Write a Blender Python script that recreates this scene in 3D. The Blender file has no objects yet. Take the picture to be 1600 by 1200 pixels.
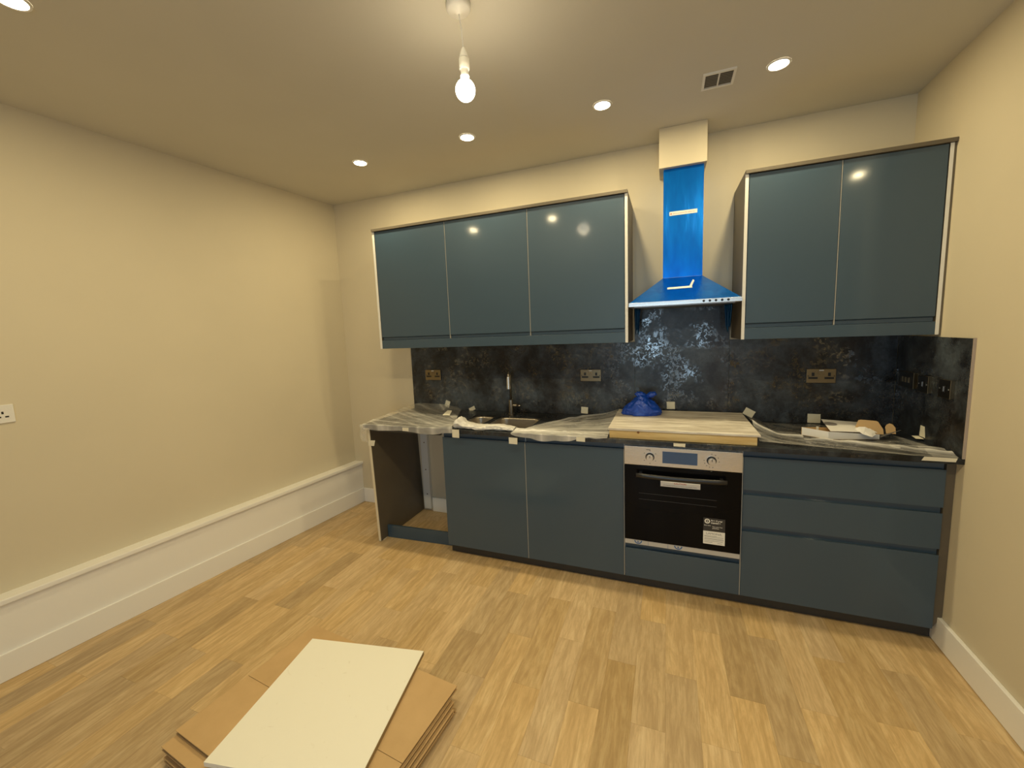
import bpy, bmesh, math, random
from mathutils import Vector, Matrix, noise
random.seed(7)
S = bpy.context.scene
COL = S.collection
# ---------------------------------------------------------------- camera
CAM = Vector((2.0177, -2.8989, 1.5323)); YAW, PIT, ROL = 0.3709, -0.118, -0.0388
fwd = Vector((-math.sin(YAW)*math.cos(PIT), math.cos(YAW)*math.cos(PIT), math.sin(PIT)))
rt = Vector((math.cos(YAW), math.sin(YAW), 0)); up = rt.cross(fwd)
r2 = math.cos(ROL)*rt + math.sin(ROL)*up; u2 = -math.sin(ROL)*rt + math.cos(ROL)*up
cd = bpy.data.cameras.new('camera'); cam = bpy.data.objects.new('camera', cd); COL.objects.link(cam)
M = Matrix((r2, u2, -fwd)).transposed().to_4x4(); M.translation = CAM
cam.matrix_world = M
cd.sensor_width = 36; cd.lens = 629.48*36/1600; cd.shift_x = 1.28/1600; cd.shift_y = -6.57/1600
cd.clip_start = 0.05
S.camera = cam
# ---------------------------------------------------------------- world, exposure, large light
w = bpy.data.worlds.new('world'); S.world = w; w.use_nodes = True
w.node_tree.nodes['Background'].inputs[0].default_value = (0.45, 0.62, 0.9, 1)
w.node_tree.nodes['Background'].inputs[1].default_value = 0.3
S.view_settings.view_transform = 'Standard'; S.view_settings.look = 'None'
S.view_settings.gamma = 1; S.view_settings.use_curve_mapping = False
S.view_settings.exposure = 0.15
WARM = (1.0, 0.825, 0.465)
DOWN_W = 6.0; BULB_W = 7.5; WINDOW_W = 21.0
for wx, ww, wk in ((1.72, .32, .66), (2.48, .24, .34)):      # daylight from the window behind the camera, split around the added mullion
    wl = bpy.data.lights.new('window_daylight', 'AREA'); wl.shape = 'RECTANGLE'; wl.size = ww; wl.size_y = 1.7
    wl.energy = WINDOW_W*wk; wl.color = (0.54, 0.79, 1.0)
    wo = bpy.data.objects.new('window_daylight', wl); COL.objects.link(wo)
    wo.location = (wx, -4.96, 1.28); wo.rotation_euler = (math.radians(90), 0, 0)   # shines towards +y

# ---------------------------------------------------------------- dimensions
ZC = 2.69; XW = 3.236; SR = 0.0209; XL = -0.716; SL = 0.104; XB = -0.631
YF = -0.587; ZT = 0.911; YW = -0.630; YU = -0.378
BACK = -5.0
rx = lambda y: XW + SR*y
lx = lambda y: XL + SL*y
bxx = lambda y: XB + SL*y

# ---------------------------------------------------------------- helpers
def tag(o, label=None, cat=None, group=None, kind=None):
    if label: o['label'] = label
    if cat: o['category'] = cat
    if group: o['group'] = group
    if kind: o['kind'] = kind
    return o
def thing(name, label, cat, loc=(0, 0, 0), group=None, rz=0):
    o = bpy.data.objects.new(name, None); COL.objects.link(o); o.empty_display_size = .05
    o.location = loc; o.rotation_euler = (0, 0, rz)
    return tag(o, label, cat, group)
def mk(name, bm, mat, parent=None, bevel=0, smooth=False, seg=2):
    me = bpy.data.meshes.new(name)
    if smooth:
        for f in bm.faces: f.smooth = True
    bm.normal_update(); bm.to_mesh(me); bm.free()
    mats = mat if isinstance(mat, (list, tuple)) else [mat]
    for m in mats: me.materials.append(m)
    o = bpy.data.objects.new(name, me); COL.objects.link(o)
    if parent:
        o.parent = parent
        o.matrix_parent_inverse = Matrix.LocRotScale(parent.location, parent.rotation_euler, parent.scale).inverted() if parent.type == 'EMPTY' else Matrix()
    if bevel:
        b = o.modifiers.new('bevel', 'BEVEL'); b.width = bevel; b.segments = seg; b.limit_method = 'ANGLE'; b.angle_limit = math.radians(40)
        for p in me.polygons: p.use_smooth = True
        wn = o.modifiers.new('wn', 'WEIGHTED_NORMAL'); wn.keep_sharp = True
    return o
def bx(bm, x0, y0, z0, x1, y1, z1, mi=0):
    vs = [bm.verts.new(v) for v in ((x0,y0,z0),(x1,y0,z0),(x1,y1,z0),(x0,y1,z0),(x0,y0,z1),(x1,y0,z1),(x1,y1,z1),(x0,y1,z1))]
    for q in ((0,3,2,1),(4,5,6,7),(0,1,5,4),(1,2,6,5),(2,3,7,6),(3,0,4,7)):
        f = bm.faces.new([vs[i] for i in q]); f.material_index = mi
    return vs
def box(name, x0, y0, z0, x1, y1, z1, mat, parent=None, bevel=0):
    bm = bmesh.new(); bx(bm, min(x0,x1), min(y0,y1), min(z0,z1), max(x0,x1), max(y0,y1), max(z0,z1))
    return mk(name, bm, mat, parent, bevel)
def hexa(bm, b, t, mi=0):
    """prism from a bottom and a top ring of points (ccw from above)"""
    B = [bm.verts.new(p) for p in b]; T = [bm.verts.new(p) for p in t]; n = len(B)
    f = [bm.faces.new(B[::-1]), bm.faces.new(T)]
    for i in range(n): f.append(bm.faces.new((B[i], B[(i+1) % n], T[(i+1) % n], T[i])))
    for q in f: q.material_index = mi
def prism_x(bm, prof, x0, x1):
    """extrude a (y,z) profile along x"""
    A = [bm.verts.new((x0, y, z)) for y, z in prof]; B = [bm.verts.new((x1, y, z)) for y, z in prof]; n = len(A)
    bm.faces.new(A[::-1]); bm.faces.new(B)
    for i in range(n): bm.faces.new((A[i], A[(i+1) % n], B[(i+1) % n], B[i]))
    bmesh.ops.recalc_face_normals(bm, faces=bm.faces)
def cyl(bm, p0, p1, r0, r1=None, n=24, cap=True):
    r1 = r0 if r1 is None else r1
    p0 = Vector(p0); p1 = Vector(p1); d = (p1-p0).normalized()
    a = d.orthogonal().normalized(); b = d.cross(a)
    A = [bm.verts.new(p0 + r0*(math.cos(t)*a + math.sin(t)*b)) for t in [2*math.pi*i/n for i in range(n)]]
    B = [bm.verts.new(p1 + r1*(math.cos(t)*a + math.sin(t)*b)) for t in [2*math.pi*i/n for i in range(n)]]
    for i in range(n): bm.faces.new((A[i], A[(i+1) % n], B[(i+1) % n], B[i])).smooth = True
    if cap: bm.faces.new(A[::-1]); bm.faces.new(B)
def lathe(bm, prof, c, n=32):
    """prof = (r,z) list, axis z through c"""
    rings = []
    for r, z in prof:
        rings.append([bm.verts.new((c[0]+r*math.cos(2*math.pi*i/n), c[1]+r*math.sin(2*math.pi*i/n), c[2]+z)) for i in range(n)])
    for A, B in zip(rings, rings[1:]):
        for i in range(n): bm.faces.new((A[i], A[(i+1) % n], B[(i+1) % n], B[i])).smooth = True
    bm.faces.new(rings[0][::-1]); bm.faces.new(rings[-1])
    bmesh.ops.recalc_face_normals(bm, faces=bm.faces)
def tube(bm, pts, r, n=14):
    pts = [Vector(p) for p in pts]; rr = r if isinstance(r, (list, tuple)) else [r]*len(pts)
    rings = []; ref = Vector((1, 0, 0.01)).normalized()
    for i, p in enumerate(pts):
        d = (pts[min(i+1, len(pts)-1)] - pts[max(i-1, 0)]).normalized()
        a = (ref - d*ref.dot(d))
        if a.length < .1: a = d.orthogonal()
        a.normalize(); b = d.cross(a)
        rings.append([bm.verts.new(p + rr[i]*(math.cos(2*math.pi*k/n)*a + math.sin(2*math.pi*k/n)*b)) for k in range(n)])
    for A, B in zip(rings, rings[1:]):
        for i in range(n): bm.faces.new((A[i], A[(i+1) % n], B[(i+1) % n], B[i])).smooth = True
    bm.faces.new(rings[0][::-1]); bm.faces.new(rings[-1])
def text(name, body, size, loc, mat, parent, rot=(math.pi/2, 0, 0), align='LEFT', sx=1.0, bold=0):
    cu = bpy.data.curves.new(name, 'FONT'); cu.body = body; cu.size = size; cu.align_x = align; cu.offset = bold
    t = bpy.data.objects.new(name+'_tmp', cu); COL.objects.link(t)
    bpy.context.view_layer.update()
    dg = bpy.context.evaluated_depsgraph_get()
    me = bpy.data.meshes.new_from_object(t.evaluated_get(dg)); bpy.data.objects.remove(t)
    me.materials.clear(); me.materials.append(mat); me.name = name
    o = bpy.data.objects.new(name, me); COL.objects.link(o)
    mw = Matrix.Translation(loc) @ Matrix.Rotation(rot[2], 4, 'Z') @ Matrix.Rotation(rot[1], 4, 'Y') @ Matrix.Rotation(rot[0], 4, 'X') @ Matrix.Diagonal((sx, 1, 1, 1))
    me.transform(mw)
    if parent:
        o.parent = parent
        if parent.type == 'EMPTY': o.matrix_parent_inverse = Matrix.Translation(parent.location).inverted()
    return o
def struct(o): o['kind'] = 'structure'; return o

# ---------------------------------------------------------------- materials
def mat(name, col, rough=.5, metal=0, spec=.5, **kw):
    m = bpy.data.materials.new(name); m.use_nodes = True
    b = m.node_tree.nodes['Principled BSDF']
    b.inputs['Base Color'].default_value = (*col, 1); b.inputs['Roughness'].default_value = rough
    b.inputs['Metallic'].default_value = metal; b.inputs['Specular IOR Level'].default_value = spec
    for k, v in kw.items(): b.inputs[k.replace('_', ' ')].default_value = v
    return m
def N(m, t, **kw):
    n = m.node_tree.nodes.new(t)
    for k, v in kw.items():
        if hasattr(n, k): setattr(n, k, v)
    return n
def L(m, a, b): m.node_tree.links.new(a, b)
def P(m): return m.node_tree.nodes['Principled BSDF']
def coords(m, scale=(1, 1, 1), gen='Object'):
    tc = N(m, 'ShaderNodeTexCoord'); mp = N(m, 'ShaderNodeMapping'); mp.inputs['Scale'].default_value = scale
    L(m, tc.outputs[gen], mp.inputs['Vector']); return mp.outputs[0]
def noi(m, vec, scale, detail=4, rough=.55, dist=0):
    n = N(m, 'ShaderNodeTexNoise'); n.inputs['Scale'].default_value = scale; n.inputs['Detail'].default_value = detail
    n.inputs['Roughness'].default_value = rough; n.inputs['Distortion'].default_value = dist
    L(m, vec, n.inputs['Vector']); return n.outputs['Fac']
def ramp(m, fac, stops):
    r = N(m, 'ShaderNodeValToRGB'); e = r.color_ramp.elements
    while len(e) < len(stops): e.new(.5)
    for el, (p, c) in zip(e, stops):
        el.position = p; el.color = (*c, 1) if not isinstance(c, (int, float)) else (c, c, c, 1)
    L(m, fac, r.inputs[0]); return r.outputs[0]
def bump(m, fac, strength, dist=.01):
    b = N(m, 'ShaderNodeBump'); b.inputs['Strength'].default_value = strength; b.inputs['Distance'].default_value = dist
    L(m, fac, b.inputs['Height']); L(m, b.outputs[0], P(m).inputs['Normal'])
def mixc(m, fac, a, b, mode='MIX'):
    x = N(m, 'ShaderNodeMix', data_type='RGBA', blend_type=mode)
    for s, v in ((x.inputs[0], fac), (x.inputs[6], a), (x.inputs[7], b)):
        if hasattr(v, 'is_linked') or hasattr(v, 'node'): L(m, v, s)
        elif isinstance(v, (int, float)): s.default_value = v
        else: s.default_value = (*v, 1)
    return x.outputs[2]

def paint(name, col, rough=.75, var=.04):
    m = mat(name, col, rough, spec=.25); v = coords(m)
    f = noi(m, v, 1.3, 3)
    c2 = tuple(c*(1-var) for c in col)
    L(m, ramp(m, f, [(.35, c2), (.65, col)]), P(m).inputs['Base Color'])
    bump(m, noi(m, v, 260, 2), .05, .002); return m
M_WALL = paint('wall_paint', (.70, .625, .47))
M_CEIL = paint('ceiling_paint', (.66, .63, .55), .85)
M_TRIM = mat('white_gloss_trim', (.92, .905, .87), .35)
M_BLUE = mat('slate_blue_lacquer', (.044, .080, .122), .40, spec=.45, Coat_Weight=.35, Coat_Roughness=.09)
bump(M_BLUE, noi(M_BLUE, coords(M_BLUE), 2.5, 1), .05, .01)
M_EDGE = mat('white_carcass', (.78, .77, .74), .45)
M_SEAM = mat('grey_seam_edge', (.42, .41, .38), .5)
M_RAWEDGE = mat('cream_raw_edge', (.75, .68, .52), .7)
M_TAUPE = mat('taupe_panel', (.12, .10, .072), .5)
L(M_TAUPE, ramp(M_TAUPE, noi(M_TAUPE, coords(M_TAUPE), 5), [(.3, (.11, .092, .066)), (.7, (.13, .108, .078))]), P(M_TAUPE).inputs['Base Color'])
M_DARKIN = mat('gap_dark', (.01, .01, .01), .9)
M_PLINTH = mat('dark_plinth', (.045, .042, .038), .45)

def slate(name, k=1.0, rough=.34):
    m = mat(name, (.03, .03, .03), rough, spec=.5); v = coords(m)
    big = noi(m, v, 2.6, 6, .62, .4); mid = noi(m, v, 9, 8, .7, .3); fine = noi(m, v, 55, 6, .7)
    vs = coords(m, (1, 1, .35)); rust = noi(m, vs, 3.6, 6, .6, .2)
    base = ramp(m, big, [(.36, (.005*k, .005*k, .005*k)), (.5, (.020*k, .020*k, .022*k)), (.64, (.095*k, .118*k, .145*k))])
    c = mixc(m, ramp(m, rust, [(.52, 0.), (.68, .55)]), base, (.050*k, .034*k, .026*k))
    c = mixc(m, ramp(m, mid, [(.42, 0.), (.72, .75)]), c, (.090*k, .108*k, .130*k))
    c = mixc(m, ramp(m, fine, [(.3, .55), (.62, 0.)]), c, (.006, .006, .006))
    L(m, c, P(m).inputs['Base Color'])
    flk = noi(m, v, 48, 5, .65, .8); reg = noi(m, v, 5.5, 3, .5)
    mul = N(m, 'ShaderNodeMath', operation='MULTIPLY'); L(m, ramp(m, flk, [(.5, 0.), (.56, 1.)]), mul.inputs[0])
    L(m, ramp(m, reg, [(.45, 0.), (.58, 1.)]), mul.inputs[1])
    rr = N(m, 'ShaderNodeMapRange'); L(m, mul.outputs[0], rr.inputs[0]); rr.inputs[3].default_value = rough; rr.inputs[4].default_value = .09
    L(m, rr.outputs[0], P(m).inputs['Roughness'])
    mm = N(m, 'ShaderNodeMath', operation='MULTIPLY'); L(m, mul.outputs[0], mm.inputs[0]); mm.inputs[1].default_value = .0
    sp = N(m, 'ShaderNodeMapRange'); L(m, mul.outputs[0], sp.inputs[0]); sp.inputs[3].default_value = .35; sp.inputs[4].default_value = 1.3
    L(m, sp.outputs[0], P(m).inputs['Specular IOR Level'])
    bump(m, fine, .12, .002); return m
M_SPLASH = slate('dark_slate_splashback', 1.0)
M_TOP = slate('dark_slate_worktop', .8, .4)

def oak(name, cols, grain=1.0, rough=.42, along='y', objrand=True, offs=True):
    m = mat(name, cols[1], rough, spec=.35)
    tc = N(m, 'ShaderNodeTexCoord'); oi = N(m, 'ShaderNodeObjectInfo')
    add = N(m, 'ShaderNodeVectorMath', operation='MULTIPLY_ADD')
    cmb = N(m, 'ShaderNodeCombineXYZ')
    for i in range(3): L(m, oi.outputs['Random'], cmb.inputs[i])
    L(m, cmb.outputs[0], add.inputs[0]); add.inputs[1].default_value = (13.7, 29.3, 7.1); L(m, tc.outputs['Object'], add.inputs[2])
    def mp(sc):
        q = N(m, 'ShaderNodeMapping'); q.inputs['Scale'].default_value = sc; L(m, add.outputs[0], q.inputs['Vector']); return q.outputs[0]
    s1, s2, s3 = ((1, .09, 1), (1, .22, 1), (1, .03, 1)) if along == 'y' else ((.09, 1, 1), (.22, 1, 1), (.03, 1, 1))
    a = noi(m, mp(s1), 60*grain, 6, .7, .3); b = noi(m, mp(s2), 11*grain, 6, .65, 2.4); c_ = noi(m, mp(s3), 150*grain, 3, .7)
    base = ramp(m, b, [(.3, cols[0]), (.5, cols[1]), (.72, cols[2])])
    g = mixc(m, ramp(m, a, [(.38, .85), (.58, 0.)]), base, cols[0])
    g = mixc(m, ramp(m, c_, [(.60, 0.), (.75, .35)]), g, cols[2])
    if objrand:
        val = N(m, 'ShaderNodeMapRange'); L(m, ramp(m, oi.outputs['Random'], [(0., .0), (.16, .30), (.34, .72), (1., 1.)]), val.inputs[0]); val.inputs[3].default_value = .76; val.inputs[4].default_value = 1.06
        hs = N(m, 'ShaderNodeHueSaturation'); L(m, val.outputs[0], hs.inputs['Value']); L(m, g, hs.inputs['Color'])
        sat = N(m, 'ShaderNodeMath', operation='MULTIPLY_ADD'); 
        fr = N(m, 'ShaderNodeMath', operation='FRACT'); m2 = N(m, 'ShaderNodeMath', operation='MULTIPLY'); L(m, oi.outputs['Random'], m2.inputs[0]); m2.inputs[1].default_value = 17.3
        L(m, m2.outputs[0], fr.inputs[0]); L(m, fr.outputs[0], sat.inputs[0]); sat.inputs[1].default_value = .16; sat.inputs[2].default_value = .92
        L(m, sat.outputs[0], hs.inputs['Saturation']); g = hs.outputs[0]
    L(m, g, P(m).inputs['Base Color']); bump(m, a, .08, .002)
    return m
M_FLOOR = oak('oak_plank', ((.50, .345, .175), (.66, .475, .255), (.74, .57, .33)))
M_PLY = oak('pale_grained_board', ((.46, .41, .34), (.80, .75, .67), (.90, .88, .83)), .7, .5, 'x', False)
M_PINE = oak('pine_batten', ((.62, .42, .16), (.74, .56, .26), (.80, .64, .34)), .5, .55, 'x', False)
def brushed(name, col, rough):
    m = mat(name, col, rough, 1.0); f = noi(m, coords(m, (3, 3, 400)), 8, 3, .6)
    L(m, ramp(m, f, [(.3, rough-.06), (.7, rough+.07)]), P(m).inputs['Roughness'])
    try: P(m).inputs['Anisotropic'].default_value = .6
    except Exception: pass
    return m
M_STEEL = brushed('brushed_steel', (.78, .76, .73), .30)
M_SINK = brushed('sink_steel', (.50, .46, .40), .32)
M_GUN = mat('gunmetal', (.34, .31, .27), .32, 1.0)
M_BRASS = mat('antique_brass', (.235, .19, .12), .36, 1.0)
M_BRASSDK = mat('brass_dark_reflection', (.055, .048, .036), .3, .9)  # brass switch faces, their dark reflection put into the colour
M_BLACK = mat('black_plastic', (.008, .008, .009), .45)
M_GLASS = mat('black_oven_glass', (.003, .003, .004), .06, spec=.12)
v = coords(M_GLASS); L(M_GLASS, ramp(M_GLASS, noi(M_GLASS, v, 7, 4), [(.4, .05), (.7, .22)]), P(M_GLASS).inputs['Roughness'])
M_DISP = mat('display_glass', (.025, .075, .20), .15, spec=.9)  # blue base colour stands in for the cool floor reflected in it
M_PAPER = mat('paper_label', (.85, .84, .80), .6)
M_INK = mat('black_ink', (.02, .02, .02), .6)
M_GREYINK = mat('grey_ink', (.25, .25, .25), .6)
M_RED = mat('red_ink', (.55, .08, .06), .6)
M_BLUEINK = mat('blue_ink', (.02, .12, .38), .5)
M_STICK = mat('dark_sticker', (.035, .033, .033), .5)
M_FOIL = mat('pale_foil', (.55, .56, .57), .4, .3)
M_FILM = mat('blue_protective_film', (.0, .19, .85), .26, .75, .6)
v = coords(M_FILM, (1, 1, .25)); f = noi(M_FILM, v, 22, 4, .6, .6)
L(M_FILM, ramp(M_FILM, f, [(.3, (.0, .16, .74)), (.7, (.0, .23, .95))]), P(M_FILM).inputs['Base Color'])
bump(M_FILM, noi(M_FILM, v, 14, 3, .5, .6), .35, .006)
M_BAG = mat('blue_plastic_bag', (.008, .065, .46), .30, spec=.6)
bump(M_BAG, noi(M_BAG, coords(M_BAG), 60, 4, .6, .8), .6, .004)
M_TAPE = mat('masking_tape', (.78, .74, .60), .75); bump(M_TAPE, noi(M_TAPE, coords(M_TAPE), 300, 2), .3, .001)
M_KRAFT = mat('kraft_cardboard', (.57, .375, .175), .6)
L(M_KRAFT, ramp(M_KRAFT, noi(M_KRAFT, coords(M_KRAFT), 5, 5, .6), [(.3, (.52, .34, .155)), (.7, (.62, .415, .20))]), P(M_KRAFT).inputs['Base Color'])
M_KRAFTE = mat('kraft_edge', (.27, .18, .085), .85)
M_CARTON = mat('white_carton', (.84, .82, .79), .5)
M_WBOARD = mat('cream_white_board', (.93, .91, .80), .42)
v = coords(M_WBOARD); f = noi(M_WBOARD, v, 16, 6, .7, 1.2)
L(M_WBOARD, mixc(M_WBOARD, ramp(M_WBOARD, f, [(.63, 0.), (.75, .5)]), (.93, .91, .80), (.62, .57, .43)), P(M_WBOARD).inputs['Base Color'])
def poly_sheet():
    m = bpy.data.materials.new('polythene_sheet'); m.use_nodes = True; nt = m.node_tree; nt.nodes.clear()
    out = nt.nodes.new('ShaderNodeOutputMaterial'); mx = nt.nodes.new('ShaderNodeMixShader'); tr = nt.nodes.new('ShaderNodeBsdfTransparent')
    pr = nt.nodes.new('ShaderNodeBsdfPrincipled'); pr.inputs['Base Color'].default_value = (.86, .84, .80, 1); pr.inputs['Roughness'].default_value = .28
    tc = nt.nodes.new('ShaderNodeTexCoord'); mp = nt.nodes.new('ShaderNodeMapping'); mp.inputs['Scale'].default_value = (1, 1.3, 1)
    nz = nt.nodes.new('ShaderNodeTexNoise'); nz.inputs['Scale'].default_value = 7; nz.inputs['Detail'].default_value = 7; nz.inputs['Distortion'].default_value = 1.2
    rp = nt.nodes.new('ShaderNodeMapRange'); rp.inputs[1].default_value = .40; rp.inputs[2].default_value = .78; rp.inputs[3].default_value = .0; rp.inputs[4].default_value = .16
    at = nt.nodes.new('ShaderNodeAttribute'); at.attribute_name = 'film_density'
    ad = nt.nodes.new('ShaderNodeMath'); ad.operation = 'ADD'; ad.use_clamp = True
    nt.links.new(tc.outputs['Object'], mp.inputs[0]); nt.links.new(mp.outputs[0], nz.inputs['Vector']); nt.links.new(nz.outputs['Fac'], rp.inputs[0])
    nt.links.new(rp.outputs[0], ad.inputs[0]); nt.links.new(at.outputs['Fac'], ad.inputs[1])
    nt.links.new(ad.outputs[0], mx.inputs[0]); nt.links.new(tr.outputs[0], mx.inputs[1]); nt.links.new(pr.outputs[0], mx.inputs[2])
    nt.links.new(mx.outputs[0], out.inputs[0])
    bp = nt.nodes.new('ShaderNodeBump'); bp.inputs['Strength'].default_value = .5; bp.inputs['Distance'].default_value = .01
    nt.links.new(nz.outputs['Fac'], bp.inputs['Height']); nt.links.new(bp.outputs[0], pr.inputs['Normal'])
    return m
M_POLY = poly_sheet()
def emis(name, col, s):
    m = bpy.data.materials.new(name); m.use_nodes = True; nt = m.node_tree; nt.nodes.clear()
    o = nt.nodes.new('ShaderNodeOutputMaterial'); e = nt.nodes.new('ShaderNodeEmission'); e.inputs[0].default_value = (*col, 1); e.inputs[1].default_value = s
    nt.links.new(e.outputs[0], o.inputs[0]); return m
M_LENS = emis('lamp_lens_glow', (1, .86, .6), 22)
M_BULB = emis('bulb_glow', (1, .9, .68), 16)
M_PVC = mat('white_plastic', (.82, .80, .75), .35)
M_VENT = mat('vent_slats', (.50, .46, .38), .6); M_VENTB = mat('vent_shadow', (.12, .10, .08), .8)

# ================================================================= the setting
XR2 = 4.4; YRE = -1.25
bm = bmesh.new(); bx(bm, -1.6, BACK-.3, -.12, 4.7, .3, -.004)
floor = struct(mk('floor', bm, M_FLOOR))
PW, PL = .1257, .6
bm = bmesh.new(); bx(bm, .00012, .00012, -.004, PW-.00012, PL-.00012, 0); pm = bpy.data.meshes.new('plank')
bmesh.ops.bevel(bm, geom=[e for e in bm.edges if all(v.co.z > -.001 for v in e.verts)], offset=.0003, segments=1, affect='EDGES')
bm.to_mesh(pm); bm.free(); pm.materials.append(M_FLOOR)
known = {0: .548, 1: .216, 2: .497, 3: .225, 4: .557, 5: .24, 6: .555, 7: .233}
for k in range(-19, 15):
    x = 1.393 + PW*(k-1)
    ph = known.get(k, (.55 if k % 2 == 0 else .23) + random.uniform(-.06, .06))
    for j in range(-1, 6):
        y1 = -ph - j*PL + 0.0
        y0 = y1 - PL
        ys0, ys1 = y0, min(y1, -.0)
        if ys1 - ys0 < .05: continue
        if x + PW < lx(ys1) - .02 or x > rx(ys0) + .02: continue
        if y1 < -3.2: continue
        o = bpy.data.objects.new('plank', pm); COL.objects.link(o); o.parent = floor
        o.location = (x, ys0, 0.0)
        if ys1 != y1: o.scale = (1, (ys1-ys0)/PL, 1)
bm = bmesh.new(); bx(bm, -1.6, BACK-.3, ZC, 4.7, .3, ZC+.15); struct(mk('ceiling', bm, M_CEIL))
bm = bmesh.new(); bx(bm, -.9, 0, -.05, 3.5, .15, ZC+.05); struct(mk('wall_back', bm, M_WALL))
def quadwall(name, pts, z0, z1, m):
    bm = bmesh.new(); hexa(bm, [(x, y, z0) for x, y in pts], [(x, y, z1) for x, y in pts])
    bmesh.ops.recalc_face_normals(bm, faces=bm.faces); return struct(mk(name, bm, m))
quadwall('wall_left', [(lx(.01), .01), (lx(.01)-.15, .01), (lx(BACK)-.15, BACK-.1), (lx(BACK), BACK-.1)], -.05, ZC+.05, M_WALL)
quadwall('wall_right', [(rx(.01), .01), (rx(YRE), YRE), (rx(YRE)+.12, YRE), (rx(.01)+.12, .01)], -.05, ZC+.05, M_WALL)
quadwall('wall_alcove', [(rx(YRE)+.121, YRE), (XR2+.1, YRE), (XR2+.1, YRE+.12), (rx(YRE)+.121, YRE+.12)], -.05, ZC+.05, M_WALL)
quadwall('wall_side', [(XR2, YRE-.001), (XR2, BACK-.1), (XR2+.12, BACK-.1), (XR2+.12, YRE-.001)], -.05, ZC+.05, M_WALL)
# wall behind the camera, with a glazed window that lets the daylight in
bm = bmesh.new(); WX0, WX1, WZ0, WZ1 = 1.49, 2.70, .09, 2.21
bx(bm, -1.5, BACK-.12, -.05, WX0, BACK, ZC+.05); bx(bm, WX1, BACK-.12, -.05, 4.6, BACK, ZC+.05)
bx(bm, WX0, BACK-.12, -.05, WX1, BACK, WZ0); bx(bm, WX0, BACK-.12, WZ1, WX1, BACK, ZC+.05)
struct(mk('wall_front', bm, M_WALL))
bm = bmesh.new()
for a in (WX0, WX1-.05): bx(bm, a, BACK-.08, WZ0, a+.05, BACK-.02, WZ1)
bx(bm, 1.955, BACK-.08, WZ0, 2.305, BACK+.06, WZ1)  # wide mullion added to block the glass as the photographer's body would
for a in (WZ0, WZ1-.05): bx(bm, WX0+.05, BACK-.08, a, WX1-.05, BACK-.02, a+.05)
win = struct(mk('window_1', bm, M_TRIM))
gl = mat('window_glass', (1, 1, 1), .02, 0, .5, Transmission_Weight=1.0)
for a, b in ((WX0+.05, 1.955), (2.305, WX1-.05)): box('pane', a, BACK-.055, WZ0+.05, b, BACK-.050, WZ1-.05, gl, win)

# boxed pipe casing along left wall with sill, skirtings
def strip_left(name, xo0, xo1, z0, z1, m, y0=0.0, y1=BACK, bevel=0):
    bm = bmesh.new(); pts = [(lx(y0)+xo0, y0), (lx(y1)+xo0, y1), (lx(y1)+xo1, y1), (lx(y0)+xo1, y0)]
    hexa(bm, [(x, y, z0) for x, y in pts], [(x, y, z1) for x, y in pts]); bmesh.ops.recalc_face_normals(bm, faces=bm.faces)
    return mk(name, bm, m, bevel=bevel)
D = XB - XL
struct(strip_left('trim_1', 0, D-.012, 0, .362, M_TRIM))
struct(strip_left('trim_2', 0, D+.006, .362, .388, M_TRIM, bevel=.004))
struct(strip_left('baseboard_left', D-.012, D, 0, .131, M_TRIM, bevel=.003))
bm = bmesh.new(); bx(bm, XB+.001, -.016, 0, -.045, 0, .131); bx(bm, .115, -.016, 0, .595, 0, .125)
struct(mk('baseboard_back', bm, M_TRIM, bevel=.003))
bm = bmesh.new(); pts = [(rx(-.45)-.018, -.45), (rx(YRE)-.018, YRE), (rx(YRE), YRE), (rx(-.45), -.45)]
hexa(bm, [(x, y, 0) for x, y in pts], [(x, y, .131) for x, y in pts]); bmesh.ops.recalc_face_normals(bm, faces=bm.faces)
struct(mk('baseboard_right', bm, M_TRIM, bevel=.003))
# plastered boxing round the extract duct
bm = bmesh.new(); bx(bm, 1.967, -.199, 2.465, 2.227, 0, ZC)
struct(mk('trim_3', bm, M_WALL, bevel=.002))

# ================================================================= wall cabinets
ZU0, ZU1, ZDU, ZP = 1.443, 2.3015, 1.530, 1.503
def carcass(x0, x1, y0, y1, z0, z1, parent, m=M_EDGE, top=True):
    bm = bmesh.new(); t = .018
    bx(bm, x0, y0, z0, x0+t, y1, z1); bx(bm, x1-t, y0, z0, x1, y1, z1)
    bx(bm, x0+t, y0, z0, x1-t, y1, z0+t)
    if top: bx(bm, x0+t, y0, z1-t, x1-t, y1, z1)
    bx(bm, x0+t, y1-.008, z0+t, x1-t, y1, z1-t)
    return mk('carcass', bm, m, parent)
def wall_cab(x0, x1, label, strip=True):
    t = thing('wall_cabinet', label, 'cabinet', ((x0+x1)/2, -.17, ZP), 'wall cabinets with slate blue doors')
    carcass(x0+.0005, x1-.0005, YU+.021, -.001, ZP, ZU1, t)
    bm = bmesh.new(); g = .0035; z1 = ZU1-.002
    prism_x(bm, [(YU, ZDU), (YU, z1), (YU+.019, z1), (YU+.019, ZP+.002), (YU+.013, ZP+.002), (YU+.013, ZDU-.005)], x0+g, x1-g)
    mk('door', bm, M_BLUE, t, .0015)
    if strip: box('edge_strip', x0-.0019, YU+.0025, ZP+.002, x0+.0019, YU+.018, ZU1-.002, M_SEAM, t)
    return t
U = (-.009, .5867, 1.185, 1.788); V = (2.412, 2.811, 3.209)
wall_cab(U[0]+.006, U[1], 'slate blue wall cabinet farthest left, above the double socket left of the tap', False)
wall_cab(U[1], U[2], 'middle slate blue cabinet of the left three, above the tap')
wall_cab(U[2], U[3]-.004, 'slate blue wall cabinet directly left of the cooker hood, showing the bulb reflection')
wall_cab(V[0], V[1], 'narrow slate blue wall cabinet directly right of the cooker hood', False)
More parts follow.
